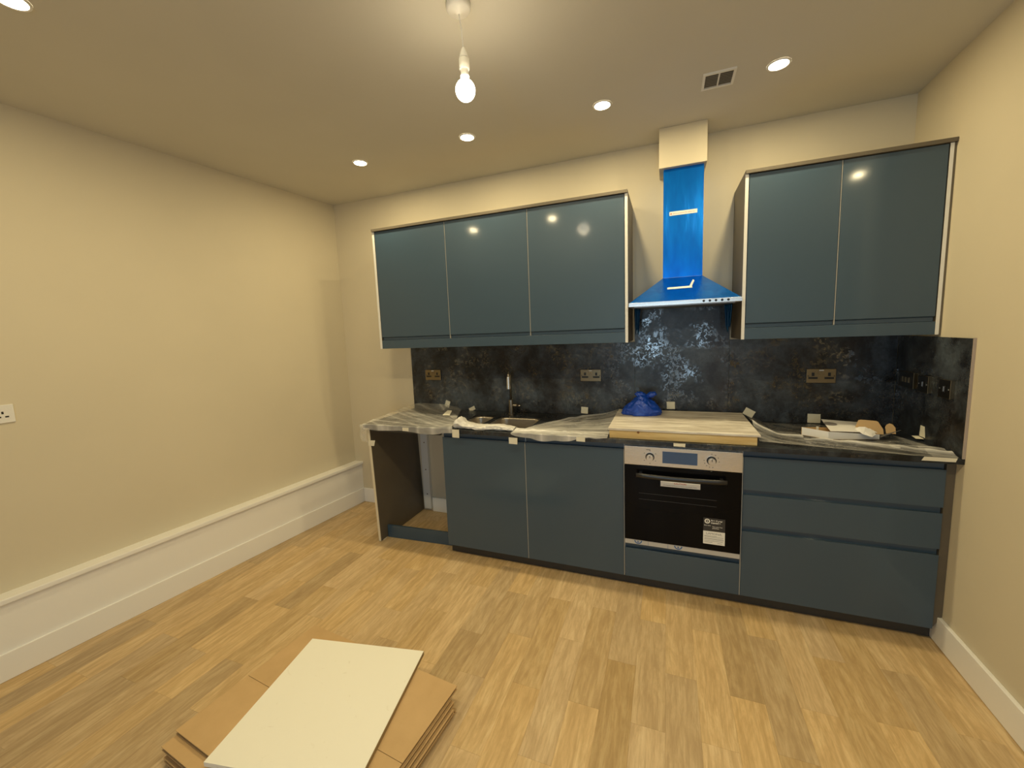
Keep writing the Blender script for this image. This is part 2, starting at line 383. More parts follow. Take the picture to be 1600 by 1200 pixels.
wall_cab(V[1], V[2]-.004, 'narrow slate blue wall cabinet beside the right wall')
def end_panel(name, x0, x1, y0, y1, z0, z1, label, face=M_TAUPE, edge=M_EDGE, ew=.002):
    t = thing(name, label, 'panel', ((x0+x1)/2, (y0+y1)/2, z0))
    box('panel_board', x0, y0+ew, z0, x1, y1, z1, face, t)
    box('raw_edge', x0, y0, z0, x1, y0+ew-.0001, z1, edge, t)
    return t
end_panel('end_panel', -.021, -.0035, YU-.001, -.001, ZU0, ZU1, 'thin end panel with white edge on the far left side of the wall cabinets')
end_panel('end_panel', U[3]-.0035, U[3]+.0125, YU-.001, -.001, ZU0, ZU1, 'taupe end panel with white edge on the wall cabinets, left of the cooker hood')
end_panel('end_panel', 2.396, V[0]-.0005, YU-.001, -.001, ZU0, ZU1, 'taupe end panel with white edge on the wall cabinets, right of the cooker hood')
end_panel('end_panel', V[2]-.0035, V[2]+.010, YU-.001, -.001, ZU0, ZU1, 'end panel with white edge on the wall cabinets next to the right wall')
t = box('filler_strip', V[2]+.0105, YU-.001, ZU0, rx(YU)-.001, -.001, ZU1, M_TAUPE); tag(t, 'taupe filler strip between the right wall cabinet and the right wall', 'filler')
def cornice(x0, x1, label):
    t = box('top_panel', x0, YU-.012, ZU1+.001, x1, -.001, ZU1+.019, M_TAUPE, bevel=.001); tag(t, label, 'panel')
cornice(-.021, U[3]+.0125, 'long taupe top board over the left run of wall cabinets')
cornice(2.396, rx(YU)-.002, 'taupe top board over the right pair of wall cabinets')
def pelmet(x0, x1, label):
    t = box('pelmet', x0, YU, ZU0, x1, YU+.018, ZP+.0012, M_BLUE, bevel=.001); tag(t, label, 'pelmet')
pelmet(-.0030, U[3]-.004, 'long slate blue pelmet strip under the left wall cabinets')
pelmet(V[0], V[2]-.004, 'slate blue pelmet strip under the right wall cabinets')

# ================================================================= base units
ZB0, ZD1 = .074, .846
def jdoor(x0, x1, z0, z1, lip, parent, name='door'):
    bm = bmesh.new()
    prism_x(bm, [(YF, z0), (YF, z1), (YF+.018, z1-.006), (YF+.018, z1+lip), (YF+.0225, z1+lip), (YF+.0225, z0)], x0, x1)
    return mk(name, bm, M_BLUE, parent, .0015)
def base_cab(x0, x1, label, top=True, name='base_cabinet'):
    t = thing(name, label, 'cabinet', ((x0+x1)/2, -.3, ZB0))
    carcass(x0+.0005, x1-.0005, YF+.0235, -.02, ZB0, .884, t, top=top)
    if x0 > .7: box('edge_strip', x0-.0018, YF+.0022, ZB0, x0+.0018, YF+.022, ZD1-.002, M_SEAM, t)
    return t
a, b, c, d = .599, 1.1918, 1.7918, 2.391; e = 3.190
t = base_cab(a, b, 'slate blue base cabinet beside the empty appliance gap, left half of the sink', False); jdoor(a+.003, b-.003, ZB0, ZD1, .025, t)
t = base_cab(b, c, 'slate blue base cabinet between the sink cabinet and the oven', False); jdoor(b+.003, c-.003, ZB0, ZD1, .025, t)
t = base_cab(c, d, 'slate blue housing cabinet under and around the built-in oven', name='oven_housing'); jdoor(c+.005, d-.003, ZB0, .252, .03, t, 'filler_front')
t = base_cab(d, e, 'wide slate blue drawer unit with three drawers right of the oven', name='drawer_unit')
for z0, z1, lip in ((ZB0, .441, .03), (.469, .641, .03), (.668, ZD1, .025)):
    jdoor(d+.003, e-.002, z0, z1, lip, t, 'drawer')
# left end panel of the base run (slightly out of plumb)
t = thing('end_panel', 'floor-standing dark taupe end panel closing the empty appliance gap, cream raw edge', 'panel', (0, -.3, 0))
for nm, y0, y1, m in (('panel_board', YF+.001, -.002, M_TAUPE), ('raw_edge', YF-.003, YF+.0009, M_RAWEDGE)):
    bm = bmesh.new(); k = -.026
    hexa(bm, [(0, y0, .006), (.018, y0, .006), (.018, y1, .006), (0, y1, .006)], [(k, y0, .884), (k+.018, y0, .884), (k+.018, y1, .884), (k, y1, .884)])
    mk(nm, bm, m, t)
# small packers under panel
tag(box('plastic_packer', .001, -.56, 0, .017, -.52, .0055, M_PVC), 'small white packer under the floor-standing end panel', 'packer')
# filler right of drawers, scribed over the skirting
bm = bmesh.new(); xr = rx(YF)-.001
hexa(bm, [(e+.001, YF+.008, .078), (xr, YF+.008, .136), (xr, YF+.026, .136), (e+.001, YF+.026, .078)], [(e+.001, YF+.008, .884), (xr, YF+.008, .884), (xr, YF+.026, .884), (e+.001, YF+.026, .884)])
tag(mk('filler_strip', bm, M_TAUPE), 'tall taupe filler panel between the drawer unit and the right wall', 'filler')
# plinths
tag(box('plinth', a, -.535, 0, 3.205, -.519, ZB0-.002, M_PLINTH), 'long dark recessed plinth under the base cabinets', 'plinth')
bm = bmesh.new(); hexa(bm, [(.022, -.510, .001), (.594, -.480, .001), (.594, -.464, .001), (.022, -.494, .001)], [(.022, -.510, .098), (.594, -.480, .098), (.594, -.464, .098), (.022, -.494, .098)])
tag(mk('plinth', bm, M_BLUE, bevel=.001), 'short slate blue plinth board across the empty appliance gap', 'plinth')
# batten on wall in the gap
t = thing('wall_batten', 'white upright batten with screws on the wall inside the empty appliance gap', 'batten', (.075, -.015, .028))
box('batten_board', .042, -.032, .028, .108, -.001, .884, M_EDGE, t, .001)
for z in (.16, .38, .62, .80):
    bm = bmesh.new(); cyl(bm, (.078, -.034, z), (.078, -.031, z), .005, n=12); mk('screw', bm, mat('screw_metal', (.15, .08, .05), .5, .6) if 'screw_metal' not in bpy.data.materials else bpy.data.materials['screw_metal'], t)

# ================================================================= worktop, sink, tap, splashback
wt = thing('worktop', 'long dark mottled stone-effect worktop with two sink cut-outs', 'worktop', (1.6, -.3, .886))
Z0 = .886; S1 = (.662, .832); S2 = (.868, 1.186); SYB, SYF = -.178, -.535
bm = bmesh.new()
# top surface grid with the two cut-outs left open
xs = [-.026, S1[0], S1[1], S2[0], S2[1], XW-.012]; ys = [YW, SYF, SYB, -.001]
def cell(i, j): return not (j == 1 and i in (1, 3))
G = {}
def gv(x, y, z):
    k = (round(x, 5), round(y, 5), z)
    if k not in G: G[k] = bm.verts.new((x, y, z))
    return G[k]
for i in range(5):
    for j in range(3):
        if not cell(i, j): continue
        x0, x1, y0, y1 = xs[i], xs[i+1], ys[j], ys[j+1]
        bm.faces.new((gv(x0, y0, ZT), gv(x1, y0, ZT), gv(x1, y1, ZT), gv(x0, y1, ZT)))
        bm.faces.new((gv(x0, y1, Z0), gv(x1, y1, Z0), gv(x1, y0, Z0), gv(x0, y0, Z0)))
        for (di, dj, p, q) in ((-1, 0, (x0, y1), (x0, y0)), (1, 0, (x1, y0), (x1, y1)), (0, -1, (x0, y0), (x1, y0)), (0, 1, (x1, y1), (x0, y1))):
            ii, jj = i+di, j+dj
            if not (0 <= ii < 5 and 0 <= jj < 3) or not cell(ii, jj):
                bm.faces.new((gv(*p, Z0), gv(*q, Z0), gv(*q, ZT), gv(*p, ZT)))
bmesh.ops.recalc_face_normals(bm, faces=bm.faces)
mk('worktop_slab', bm, M_TOP, wt, .0015)
tag(box('worktop_support', .02, -.60, .858, .594, -.575, .885, M_PLINTH), 'dark support rail under the worktop over the empty appliance gap', 'rail')
# sink: one unit, two bowls
sk = thing('sink', 'undermounted stainless steel one and a half bowl sink in front of the tap', 'sink', (.92, -.35, .72))
def bowl(x0, x1, y0, y1, depth, r=.055):
    bm = bmesh.new(); n = 8
    def ring(ins, z, rr):
        P_ = []; X0, X1, Y0, Y1 = x0+ins, x1-ins, y0+ins, y1-ins
        for cx_, cy_, a0 in ((X1-rr, Y1-rr, 0), (X0+rr, Y1-rr, 90), (X0+rr, Y0+rr, 180), (X1-rr, Y0+rr, 270)):
            for k in range(n+1):
                an = math.radians(a0 + 90*k/n); P_.append(bm.verts.new((cx_+rr*math.cos(an), cy_+rr*math.sin(an), z)))
        return P_
    top = ZT-.006
    rings = [ring(-.0, top-.02, r), ring(0.0, top, r), ring(.004, top, r), ring(.006, top-.012, r), ring(.014, top-depth+.04, r*.95), ring(.03, top-depth+.008, r*.8), ring(.06, top-depth, r*.5)]
    for A, B in zip(rings, rings[1:]):
        m_ = len(A)
        for i in range(m_): bm.faces.new((A[i], A[(i+1) % m_], B[(i+1) % m_], B[i])).smooth = True
    bm.faces.new(rings[-1])
    # corner fillets between square cut-out and rounded bowl
    sq = [(x1, y1), (x0, y1), (x0, y0), (x1, y0)]
    for q, (sx, sy) in enumerate(sq):
        c0 = bm.verts.new((sx, sy, top)); A = rings[1][q*(n+1):(q+1)*(n+1)]
        for k in range(n): bm.faces.new((c0, A[k], A[k+1]))
    bmesh.ops.recalc_face_normals(bm, faces=bm.faces)
    o = mk('bowl', bm, M_SINK, sk)
    bm = bmesh.new(); cx_, cy_ = (x0+x1)/2, (y0+y1)/2
    lathe(bm, [(.04, 0), (.042, .003), (.036, .004), (.03, .001), (.01, .002)], (cx_, cy_, top-depth+.0005), 24)
    w_ = mk('waste', bm, M_GUN, sk)
bowl(S1[0]+.0005, S1[1]-.0005, SYF+.0005, SYB-.0005, .14); bowl(S2[0]+.0005, S2[1]-.0005, SYF+.0005, SYB-.0005, .18)
# tap
tp = thing('kitchen_tap', 'slim gunmetal kitchen tap with side lever behind the sink', 'tap', (.915, -.085, ZT))
X, Y = .915, -.085
bm = bmesh.new(); cyl(bm, (X, Y, ZT), (X, Y, ZT+.006), .026); cyl(bm, (X, Y, ZT+.006), (X, Y, 1.022), .0185); mk('body', bm, M_GUN, tp, .001)
bm = bmesh.new(); cyl(bm, (X+.018, Y, .978), (X+.05, Y, .978), .015); mk('lever_hub', bm, M_GUN, tp, .001)
bm = bmesh.new(); cyl(bm, (X+.05, Y, .978), (X+.078, Y-.004, .978), .0085); mk('lever', bm, M_GUN, tp)
dx, dy = .014, -.072
bm = bmesh.new(); pts = [(X, Y, 1.02), (X, Y, 1.20)]
for k in range(1, 9):
    an = math.pi*k/8; pts.append((X+dx*(1-math.cos(an))/2, Y+dy*(1-math.cos(an))/2, 1.20+.038*math.sin(an)))
tube(bm, pts, .0085); mk('neck', bm, M_GUN, tp)
bm = bmesh.new(); cyl(bm, (X+dx, Y+dy, 1.205), (X+dx, Y+dy, 1.115), .012, .0135); mk('spray_head', bm, M_STEEL, tp, .001)

# splashback boards
sb = thing('splashback', 'dark mottled stone-effect splashback boards along the back wall', 'splashback', (1.6, -.005, ZT))
for x0, x1, z1 in ((-.010, 1.812, 1.431), (1.8135, 2.388, 1.648), (2.3895, rx(0)-.010, 1.431)):
    box('splashback_board', x0, -.009, ZT+.0005, x1, -.0005, z1, M_SPLASH, sb, .0008)
sr_ = thing('splashback', 'short dark splashback return on the right wall holding three switches', 'splashback', (XW-.005, -.3, ZT))
bm = bmesh.new(); hexa(bm, [(rx(y)-q, y, ZT+.0005) for q, y in ((.009, -.0095), (.009, -.627), (.0005, -.627), (.0005, -.0095))], [(rx(y)-q, y, 1.431) for q, y in ((.009, -.0095), (.009, -.627), (.0005, -.627), (.0005, -.0095))])
bmesh.ops.recalc_face_normals(bm, faces=bm.faces); mk('splashback_board', bm, M_SPLASH, sr_)
bm = bmesh.new(); hexa(bm, [(rx(y)-q, y, ZT+.0005) for q, y in ((.010, -.6275), (.010, -.632), (.0005, -.632), (.0005, -.6275))], [(rx(y)-q, y, 1.433) for q, y in ((.010, -.6275), (.010, -.632), (.0005, -.632), (.0005, -.6275))])
bmesh.ops.recalc_face_normals(bm, faces=bm.faces); mk('edge_trim', bm, mat('mauve_trim', (.42, .35, .31), .5), sr_)

# ================================================================= cooker hood
hd = thing('cooker_hood', 'chimney cooker hood still wrapped in blue protective film', 'cooker hood', (2.1, -.2, 1.65))
hx0, hx1, hy = 1.808, 2.391, -.4225
cz0, cz1, cxa, cxb, cy = 1.672, 1.826, 1.992, 2.214, -.17
bm = bmesh.new()
bx(bm, hx0, hy, 1.6495, hx1, -.0095, 1.672); mk('canopy_rim', bm, M_STEEL, hd, .001)
bm = bmesh.new()
Bq = [(hx0+.003, hy+.004, cz0), (hx1-.003, hy+.004, cz0), (hx1-.003, -.0095, cz0), (hx0+.003, -.0095, cz0)]
Tq = [(cxa, cy, cz1), (cxb, cy, cz1), (cxb, -.0095, cz1), (cxa, -.0095, cz1)]
hexa(bm, Bq, Tq); bmesh.ops.recalc_face_normals(bm, faces=bm.faces); mk('canopy', bm, M_FILM, hd, .002)
bm = bmesh.new(); bx(bm, cxa+.003, cy+.003, cz1, cxb-.003, -.002, 2.4645); mk('chimney', bm, M_STEEL, hd)
bm = bmesh.new(); bx(bm, cxa+.0005, cy, cz1+.001, cxb-.0005, cy+.0028, 2.464); bx(bm, cxa, cy+.003, cz1+.001, cxa+.0028, -.06, 2.464); bx(bm, cxb-.0028, cy+.003, cz1+.001, cxb, -.06, 2.464)
mk('film_wrap', bm, M_FILM, hd)
bm = bmesh.new(); bx(bm, hx0+.03, hy+.03, 1.645, hx1-.03, -.05, 1.6494); mk('grease_filter', bm, mat('filter_mesh', (.25, .25, .25), .4, .8), hd)
for k in range(5):
    bm = bmesh.new(); xx = 2.205+.030*k; cyl(bm, (xx, hy-.003, 1.661), (xx, hy+.001, 1.661), .0065, n=14); mk('button', bm, M_BLACK, hd)
# stickers on it
lb = box('warning_label', 2.027, cy-.0016, 2.193, 2.181, cy-.0008, 2.216, M_PAPER, hd)
text('lettering', 'Remove protective film before use', .0085, (2.045, cy-.0019, 2.2015), M_RED, lb, sx=1.02)
bm = bmesh.new(); tri = [bm.verts.new(v) for v in ((2.031, cy-.0019, 2.200), (2.042, cy-.0019, 2.200), (2.0365, cy-.0019, 2.210))]; bm.faces.new(tri); mk('warning_mark', bm, M_RED, lb)
# white protective strip lying on sloping front
n_ = Vector((0, -(cz1-cz0), -(cy-(hy+.004)))).normalized(); n_ = Vector((0, -abs(n_.y), abs(n_.z)))
def onslope(x, s):   # s 0 at the rim, 1 at the chimney
    return Vector((x, hy+.004+(cy-hy-.004)*s, cz0+(cz1-cz0)*s)) + n_*.0015
bm = bmesh.new(); q = [onslope(2.018, .475), onslope(2.153, .49), onslope(2.153, .57), onslope(2.018, .555)]
vv = [bm.verts.new(p) for p in q]; bm.faces.new(vv); vv2 = [bm.verts.new(p) for p in (onslope(2.146, .48), onslope(2.166, .66)+n_*.02, onslope(2.158, .70)+n_*.02, onslope(2.138, .56))]; bm.faces.new(vv2)
o = mk('peel_strip', bm, M_PAPER, hd); o.modifiers.new('s', 'SOLIDIFY').thickness = .0008
# wavy dark blue strips hanging under both ends of the canopy
def tail(x0, x1, y, z0, z1, seed):
    bm = bmesh.new(); n, m_ = 14, 12; V_ = []
    for j in range(m_+1):
        row = []
        for i in range(n+1):
            u, v_ = i/n, j/m_
            x = x0+(x1-x0)*(.5+(u-.5)*(1-.45*v_))
            row.append(bm.verts.new((x, y+.008*math.sin(u*16+seed)+.006*noise.noise((u*4, v_*3, seed)), z1+(z0-z1)*v_*(1+.12*math.sin(u*9+seed)))))
        V_.append(row)
    for j in range(m_):
        for i in range(n): bm.faces.new((V_[j][i], V_[j][i+1], V_[j+1][i+1], V_[j+1][i])).smooth = True
    o = mk('blue_tail', bm, bpy.data.materials.get('blue_tail') or mat('blue_tail', (.0, .05, .12), .25, .3), hd)
    o.modifiers.new('s', 'SOLIDIFY').thickness = .0006
tail(1.822, 1.862, -.20, 1.50, 1.6485, 1.3); tail(2.330, 2.378, -.20, 1.50, 1.6485, 4.1)

# ================================================================= oven
ov = thing('built_in_oven', 'built-in single oven with steel control panel and black glass door', 'oven', (2.09, YF, .288))
oy = YF-.020
ox0, ox1 = 1.797, 2.386
box('control_panel', ox0, oy, .764, ox1, YF+.02, .871, M_STEEL, ov, .0015)
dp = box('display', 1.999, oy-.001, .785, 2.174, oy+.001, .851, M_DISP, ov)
dr = box('oven_door', ox0+.001, oy, .317, ox1-.001, YF+.019, .761, M_GLASS, ov, .002)
def kn(x, z, marks):
    bm = bmesh.new(); cyl(bm, (x, oy, z), (x, oy-.002, z), .0235, n=32); mk('knob_shade_ring', bm, M_BLACK, ov); bm = bmesh.new(); cyl(bm, (x, oy-.006, z), (x, oy-.026, z), .019, .0175, n=32)  # black disc adds a dark ring of shading round the knob
    k = mk('knob', bm, M_STEEL, ov, .001)
    bm = bmesh.new(); bx(bm, x-.0015, oy-.0275, z+.002, x+.0015, oy-.026, z+.016); mk('pointer', bm, M_BLACK, k)
    for an in marks:
        bm = bmesh.new(); r = .036; cx_, cz_ = x+r*math.sin(math.radians(an)), z+r*math.cos(math.radians(an))
        cyl(bm, (cx_, oy-.0006, cz_), (cx_, oy, cz_), .0028, n=10); mk('dial_mark', bm, M_GREYINK, ov)
kn(1.934, .814, (0, 55, 125, 180, 235, 305)); kn(2.242, .817, (-90, -115, -140, -165, 170, 30, 60, 95, 0))
bm = bmesh.new(); bx(bm, 1.914, oy-.0006, .853, 1.936, oy, .8575)
mk('small_print', bm, M_GREYINK, ov)
# handle
bm = bmesh.new(); pts = [(1.862+.452*i/12, oy-.034-.006*math.sin(math.pi*i/12), .716-.004*math.sin(math.pi*i/12)) for i in range(13)]
n = 12; rings = []
for p in pts:
    rings.append([bm.verts.new((p[0], p[1]+.008*math.cos(2*math.pi*k/n), p[2]+.013*math.sin(2*math.pi*k/n))) for k in range(n)])
for A, B in zip(rings, rings[1:]):
    for i in range(n): bm.faces.new((A[i], B[i], B[(i+1) % n], A[(i+1) % n])).smooth = True
bm.faces.new(rings[0]); bm.faces.new(rings[-1][::-1])
for x in (1.885, 2.29): bx(bm, x-.008, oy-.03, .706, x+.008, oy, .726)
bmesh.ops.recalc_face_normals(bm, faces=bm.faces)
mk('handle', bm, mat('handle_black', (.018, .018, .020), .3), ov)
# shelf rails faintly seen through the door
for z in (.600, .565):
    box('shelf_line', 1.875, oy-.0004, z, 2.27, oy, z+.0015, mat('shelf_line', (.05, .055, .065), .4) if 'shelf_line' not in bpy.data.materials else bpy.data.materials['shelf_line'], ov)
# caution label
lb = box('caution_label', 1.990, oy-.0012, .6525, 2.190, oy-.0004, .683, M_PAPER, ov)
text('lettering', 'CAUTION', .0115, (2.09, oy-.0015, .6705), M_RED, lb, align='CENTER', sx=1.2, bold=.0002)
text('lettering', 'Accessible parts may become hot during use. Keep away from children.', .0062, (2.09, oy-.0015, .6595), M_INK, lb, align='CENTER', sx=.95)
# guarantee stickers
lb = box('guarantee_sticker', 2.208, oy-.0012, .427, 2.313, oy-.0004, .500, M_STICK, ov); tag(lb, 'dark grey sticker with white lettering')
bm = bmesh.new(); n = 28; A = []; B = []
for k in range(n):
    an = 2*math.pi*k/n; A.append(bm.verts.new((2.227+.0135*math.cos(an), oy-.0016, .482+.0135*math.sin(an)))); B.append(bm.verts.new((2.227+.0080*math.cos(an), oy-.0016, .482+.0080*math.sin(an))))
for k in range(n): bm.faces.new((A[k], A[(k+1) % n], B[(k+1) % n], B[k]))
mk('ring_mark', bm, M_PAPER, lb)
text('lettering', '5', .013, (2.227, oy-.0016, .4775), M_PAPER, lb, align='CENTER', bold=.0004)
text('lettering', 'Free 5 year', .0125, (2.245, oy-.0016, .483), M_PAPER, lb, bold=.0004, sx=.95)
text('lettering', 'guarantee', .0125, (2.245, oy-.0016, .471), M_PAPER, lb, bold=.0004, sx=.95)
text('lettering', 'Start now', .0080, (2.212, oy-.0016, .456), M_PAPER, lb, bold=.0001)
text('lettering', 'Start your free', .0080, (2.252, oy-.0016, .451), M_PAPER, lb, bold=.0001)
text('lettering', 'guarantee', .0080, (2.252, oy-.0016, .4425), M_PAPER, lb, bold=.0001)
lb = box('rating_sticker', 2.208, oy-.0012, .353, 2.313, oy-.0004, .4262, M_PAPER, ov); tag(lb, 'white sticker with grey print')
text('lettering', 'LAMONA', .0155, (2.2595, oy-.0016, .408), M_GREYINK, lb, align='CENTER', sx=1.15)
for k, (z, l) in enumerate(((.3995, .06), (.3945, .092), (.3855, .094), (.3805, .094), (.372, .09), (.364, .04))):
    bm = bmesh.new(); bx(bm, 2.214, oy-.0016, z-.0008, 2.214+l, oy-.0012, z+.0008); mk('print_line', bm, M_GREYINK, lb)
text('lettering', 'Serial no', .006, (2.278, oy-.0016, .3605), M_INK, lb)
# pale film strip under the door, with blue printed rings
fs = box('foil_strip', ox0+.001, oy+.004, .289, ox1-.001, YF+.019, .3155, M_FOIL, ov)
def cut_ring(cx_, ins):
    bm = bmesh.new(); n = 24; r1, r2_ = .021, .0155; zc = .3125
    prev = None
    for k in range(n+1):
        an = math.pi + math.pi*k/n
        p = (cx_+r1*math.cos(an), oy+.0032, zc+r1*math.sin(an)*.98); q_ = (cx_+r2_*math.cos(an), oy+.0032, zc+r2_*math.sin(an))
        cur = (bm.verts.new(p), bm.verts.new(q_))
        if prev: bm.faces.new((prev[0], cur[0], cur[1], prev[1]))
        prev = cur
    mk('blue_ring', bm, M_BLUEINK, fs)
    text('lettering', ins, .013, (cx_, oy+.0030, .3005), M_BLUEINK, fs, align='CENTER', bold=.0008)
cut_ring(1.871, 'D'); cut_ring(2.084, 'R')
for x in (1.925, 2.03): box('crease_line', x, oy+.0030, .290, x+.0012, oy+.0036, .3150, M_BLUEINK, fs)

# ================================================================= sockets and switches
def double_socket(loc, face, label, plate=M_BRASS, name='double_socket'):
    """built facing -y around the origin, then placed"""
    t = thing(name, label, 'socket', loc); R_ = Matrix.Rotation(face, 4, 'Z')
    def add(nm, bm, m, bev=0):
        o = mk(nm, bm, m, None, bev); o.parent = t
        o.data.transform(R_); return o
    bm = bmesh.new(); bx(bm, -.073, -.009, -.0425, .073, 0, .0425); add('face_plate', bm, plate, .002)
    for s in (-1, 1):
        for px, pz, w_, h_ in ((0, .010, .0045, .008), (-.011, -.012, .008, .0045), (.011, -.012, .008, .0045)):
            bm = bmesh.new(); bx(bm, s*.040+px-w_*1.5, -.0104, pz-h_*1.3, s*.040+px+w_*1.5, -.0088, pz+h_*1.3); add('pin_hole', bm, M_BLACK)
        bm = bmesh.new(); bx(bm, s*.009-.006, -.012, .010, s*.009+.006, -.009, .030); add('rocker_switch', bm, plate, .001)
        bm = bmesh.new(); cyl(bm, (s*.064, -.0098, 0), (s*.064, -.008, 0), .003, n=12); add('screw', bm, M_BLACK)
    bm = bmesh.new(); bx(bm, -.011, -.0128, .031, .011, -.009, .037); add('white_marker', bm, M_PAPER)
    return t
double_socket((.200, -.0095, 1.202), 0, 'antique brass double socket on the splashback left of the tap')
double_socket((1.509, -.0095, 1.2015), 0, 'antique brass double socket on the splashback between tap and blue bag')
double_socket((2.875, -.0095, 1.2015), 0, 'antique brass double socket on the splashback above the open white carton')
def right_plate(y, z, hw, label, kind):
    t = thing('wall_switch', label, 'switch', (rx(y)-.0095, y, z)); R_ = Matrix.Rotation(-math.pi/2, 4, 'Z')
    def add(nm, bm, m, bev=0):
        o = mk(nm, bm, m, None, bev); o.parent = t; o.data.transform(R_)
    D_ = .013
    bm = bmesh.new(); bx(bm, -hw+.003, -D_+.003, -.040, hw-.003, 0, .040); add('back_box', bm, M_PVC if kind == 'x' else M_BRASS)
    bm = bmesh.new(); bx(bm, -hw+.002, -D_-.0042, -.0405, hw-.002, -D_+.003, .0405); add('face_plate', bm, M_BRASSDK, .001)
    bm = bmesh.new(); bx(bm, -hw, -D_-.0038, -.0425, hw, -D_+.0028, .0425); add('plate_rim', bm, M_BRASS, .0008)
    f0 = -D_-.004
    if kind == 'rocker':
        bm = bmesh.new(); bx(bm, -.010, f0-.004, -.016, .012, f0, .016); add('rocker', bm, M_BLACK, .002)
        bm = bmesh.new(); bx(bm, .002, f0-.006, -.010, .007, f0-.004, .012); add('rocker_tip', bm, M_STEEL)
        for s in (-1, 1):
            bm = bmesh.new(); cyl(bm, (s*.032, f0-.001, 0), (s*.032, f0+.001, 0), .003, n=12); add('screw', bm, M_STEEL)
    else:
        for px in (-.03, 0, .03):
            bm = bmesh.new(); bx(bm, px-.009, f0-.004, -.014, px+.009, f0, .014); add('rocker', bm, M_BRASS, .001)
right_plate(-.158, 1.2005, .073, 'wide brass switch plate on the right splashback, nearest the corner', 'multi')
right_plate(-.322, 1.1975, .0425, 'square brass switch, middle one of the three on the right splashback', 'rocker')
right_plate(-.495, 1.1985, .0425, 'square brass switch nearest the open end of the right splashback', 'rocker')
t = thing('double_socket', 'white plastic double socket on the left wall, cut by the photo edge', 'socket', (lx(-2.05)+.0, -2.05, 1.2385))
R_ = Matrix.Rotation(math.pi/2, 4, 'Z') 
def addw(nm, bm, m, bev=0):
    o = mk(nm, bm, m, None, bev); o.parent = t; o.data.transform(Matrix.Rotation(-math.atan(SL), 4, 'Z') @ R_)
bm = bmesh.new(); bx(bm, -.073, -.011, -.043, .073, 0, .043); addw('face_plate', bm, M_PVC, .002)
for s in (-1, 1):
    for px, pz, w_, h_ in ((0, .006, .0035, .006), (-.012, -.014, .006, .0035), (.012, -.014, .006, .0035)):
        bm = bmesh.new(); bx(bm, s*.036+px-w_, -.0114, pz-h_, s*.036+px+w_, -.0105, pz+h_); addw('pin_hole', bm, M_BLACK)
    bm = bmesh.new(); bx(bm, s*.012-.006, -.014, .014, s*.012+.006, -.011, .032); addw('rocker_switch', bm, M_PVC, .001)

# ================================================================= ceiling fittings
rows = [(.105, -.597, 'leftmost of the four ceiling downlights above the kitchen run'), (.904, -.602, 'ceiling downlight seen below the hanging bulb, second from left'),
        (1.695, -.604, 'ceiling downlight between the hanging bulb and the ceiling vent'), (2.483, -.598, 'ceiling downlight right of the ceiling vent'),
        (-.02, -2.10, 'ceiling downlight at the top left edge of the picture'), (.90, -2.08, 'downlight above the photographer, reflected in the door left of the bulb reflection'), (1.695, -2.08, 'downlight behind the top picture edge, in line with the one left of the vent'), (2.483, -2.08, 'downlight behind the top picture edge, in line with the one right of the vent'), (3.45, -2.08, 'downlight out of the picture, reflected in the rightmost wall cabinet door')]
for i, (x, y, lab) in enumerate(rows):
    t = thing('downlight', lab or 'recessed ceiling downlight in the row nearer the camera, out of the picture', 'downlight', (x, y, ZC), 'recessed ceiling downlights')
    bm = bmesh.new(); n = 32; A = []; B = []; C_ = []
    for k in range(n):
        an = 2*math.pi*k/n; ca, sa = math.cos(an), math.sin(an)
        A.append(bm.verts.new((x+.048*ca, y+.048*sa, ZC-.0002))); B.append(bm.verts.new((x+.046*ca, y+.046*sa, ZC-.005))); C_.append(bm.verts.new((x+.040*ca, y+.040*sa, ZC-.0045)))
    for k in range(n):
        k2 = (k+1) % n; bm.faces.new((A[k2], A[k], B[k], B[k2])); bm.faces.new((B[k2], B[k], C_[k], C_[k2]))
    mk('trim_ring', bm, M_PVC, t)
    bm = bmesh.new(); cyl(bm, (x, y, ZC-.0040), (x, y, ZC-.0005), .0395, n=28); mk('lens', bm, M_LENS, t)
    ld = bpy.data.lights.new('downlight_beam', 'AREA'); ld.shape = 'DISK'; ld.size = .07; ld.energy = DOWN_W; ld.color = WARM
    lo = bpy.data.objects.new('downlight_beam', ld); COL.objects.link(lo); lo.parent = t; lo.location = (0, 0, -.0055)
pd = thing('pendant_light', 'bare glowing light bulb hanging from a white ceiling rose', 'light', (1.335, -1.486, ZC))
px_, py_ = 1.335, -1.486
bm = bmesh.new(); lathe(bm, [(.040, 0), (.043, -.004), (.043, -.018), (.038, -.026), (.012, -.030), (.006, -.036)], (px_-.012, py_, ZC), 36); mk('ceiling_rose', bm, M_PVC, pd)
bm = bmesh.new(); tube(bm, [(px_-.012, py_, ZC-.03), (px_-.004, py_, ZC-.09), (px_, py_, ZC-.16)], .0022, 8); mk('flex', bm, M_PVC, pd)
zt_ = ZC-.150
bm = bmesh.new(); lathe(bm, [(.004, .004), (.009, -.004), (.0165, -.028), (.0170, -.032)], (px_, py_, zt_), 28); mk('holder_cap', bm, M_PVC, pd)
bm = bmesh.new(); lathe(bm, [(.0155, -.032), (.0155, -.0335), (.0185, -.0345), (.0185, -.068), (.0165, -.070)], (px_, py_, zt_), 28); mk('lamp_holder', bm, M_PVC, pd)
bm = bmesh.new(); lathe(bm, [(.0135, -.066), (.0135, -.082), (.016, -.092)], (px_, py_, zt_), 28); mk('bulb_base', bm, M_PVC, pd)
zb = 2.402
bm = bmesh.new(); R0 = .0355; prof = [(.0145, zt_-.090-zb)]
for k in range(14):
    an = math.radians(66 - (66+88)*k/13); prof.append((R0*math.cos(an), R0*1.03*math.sin(an)))
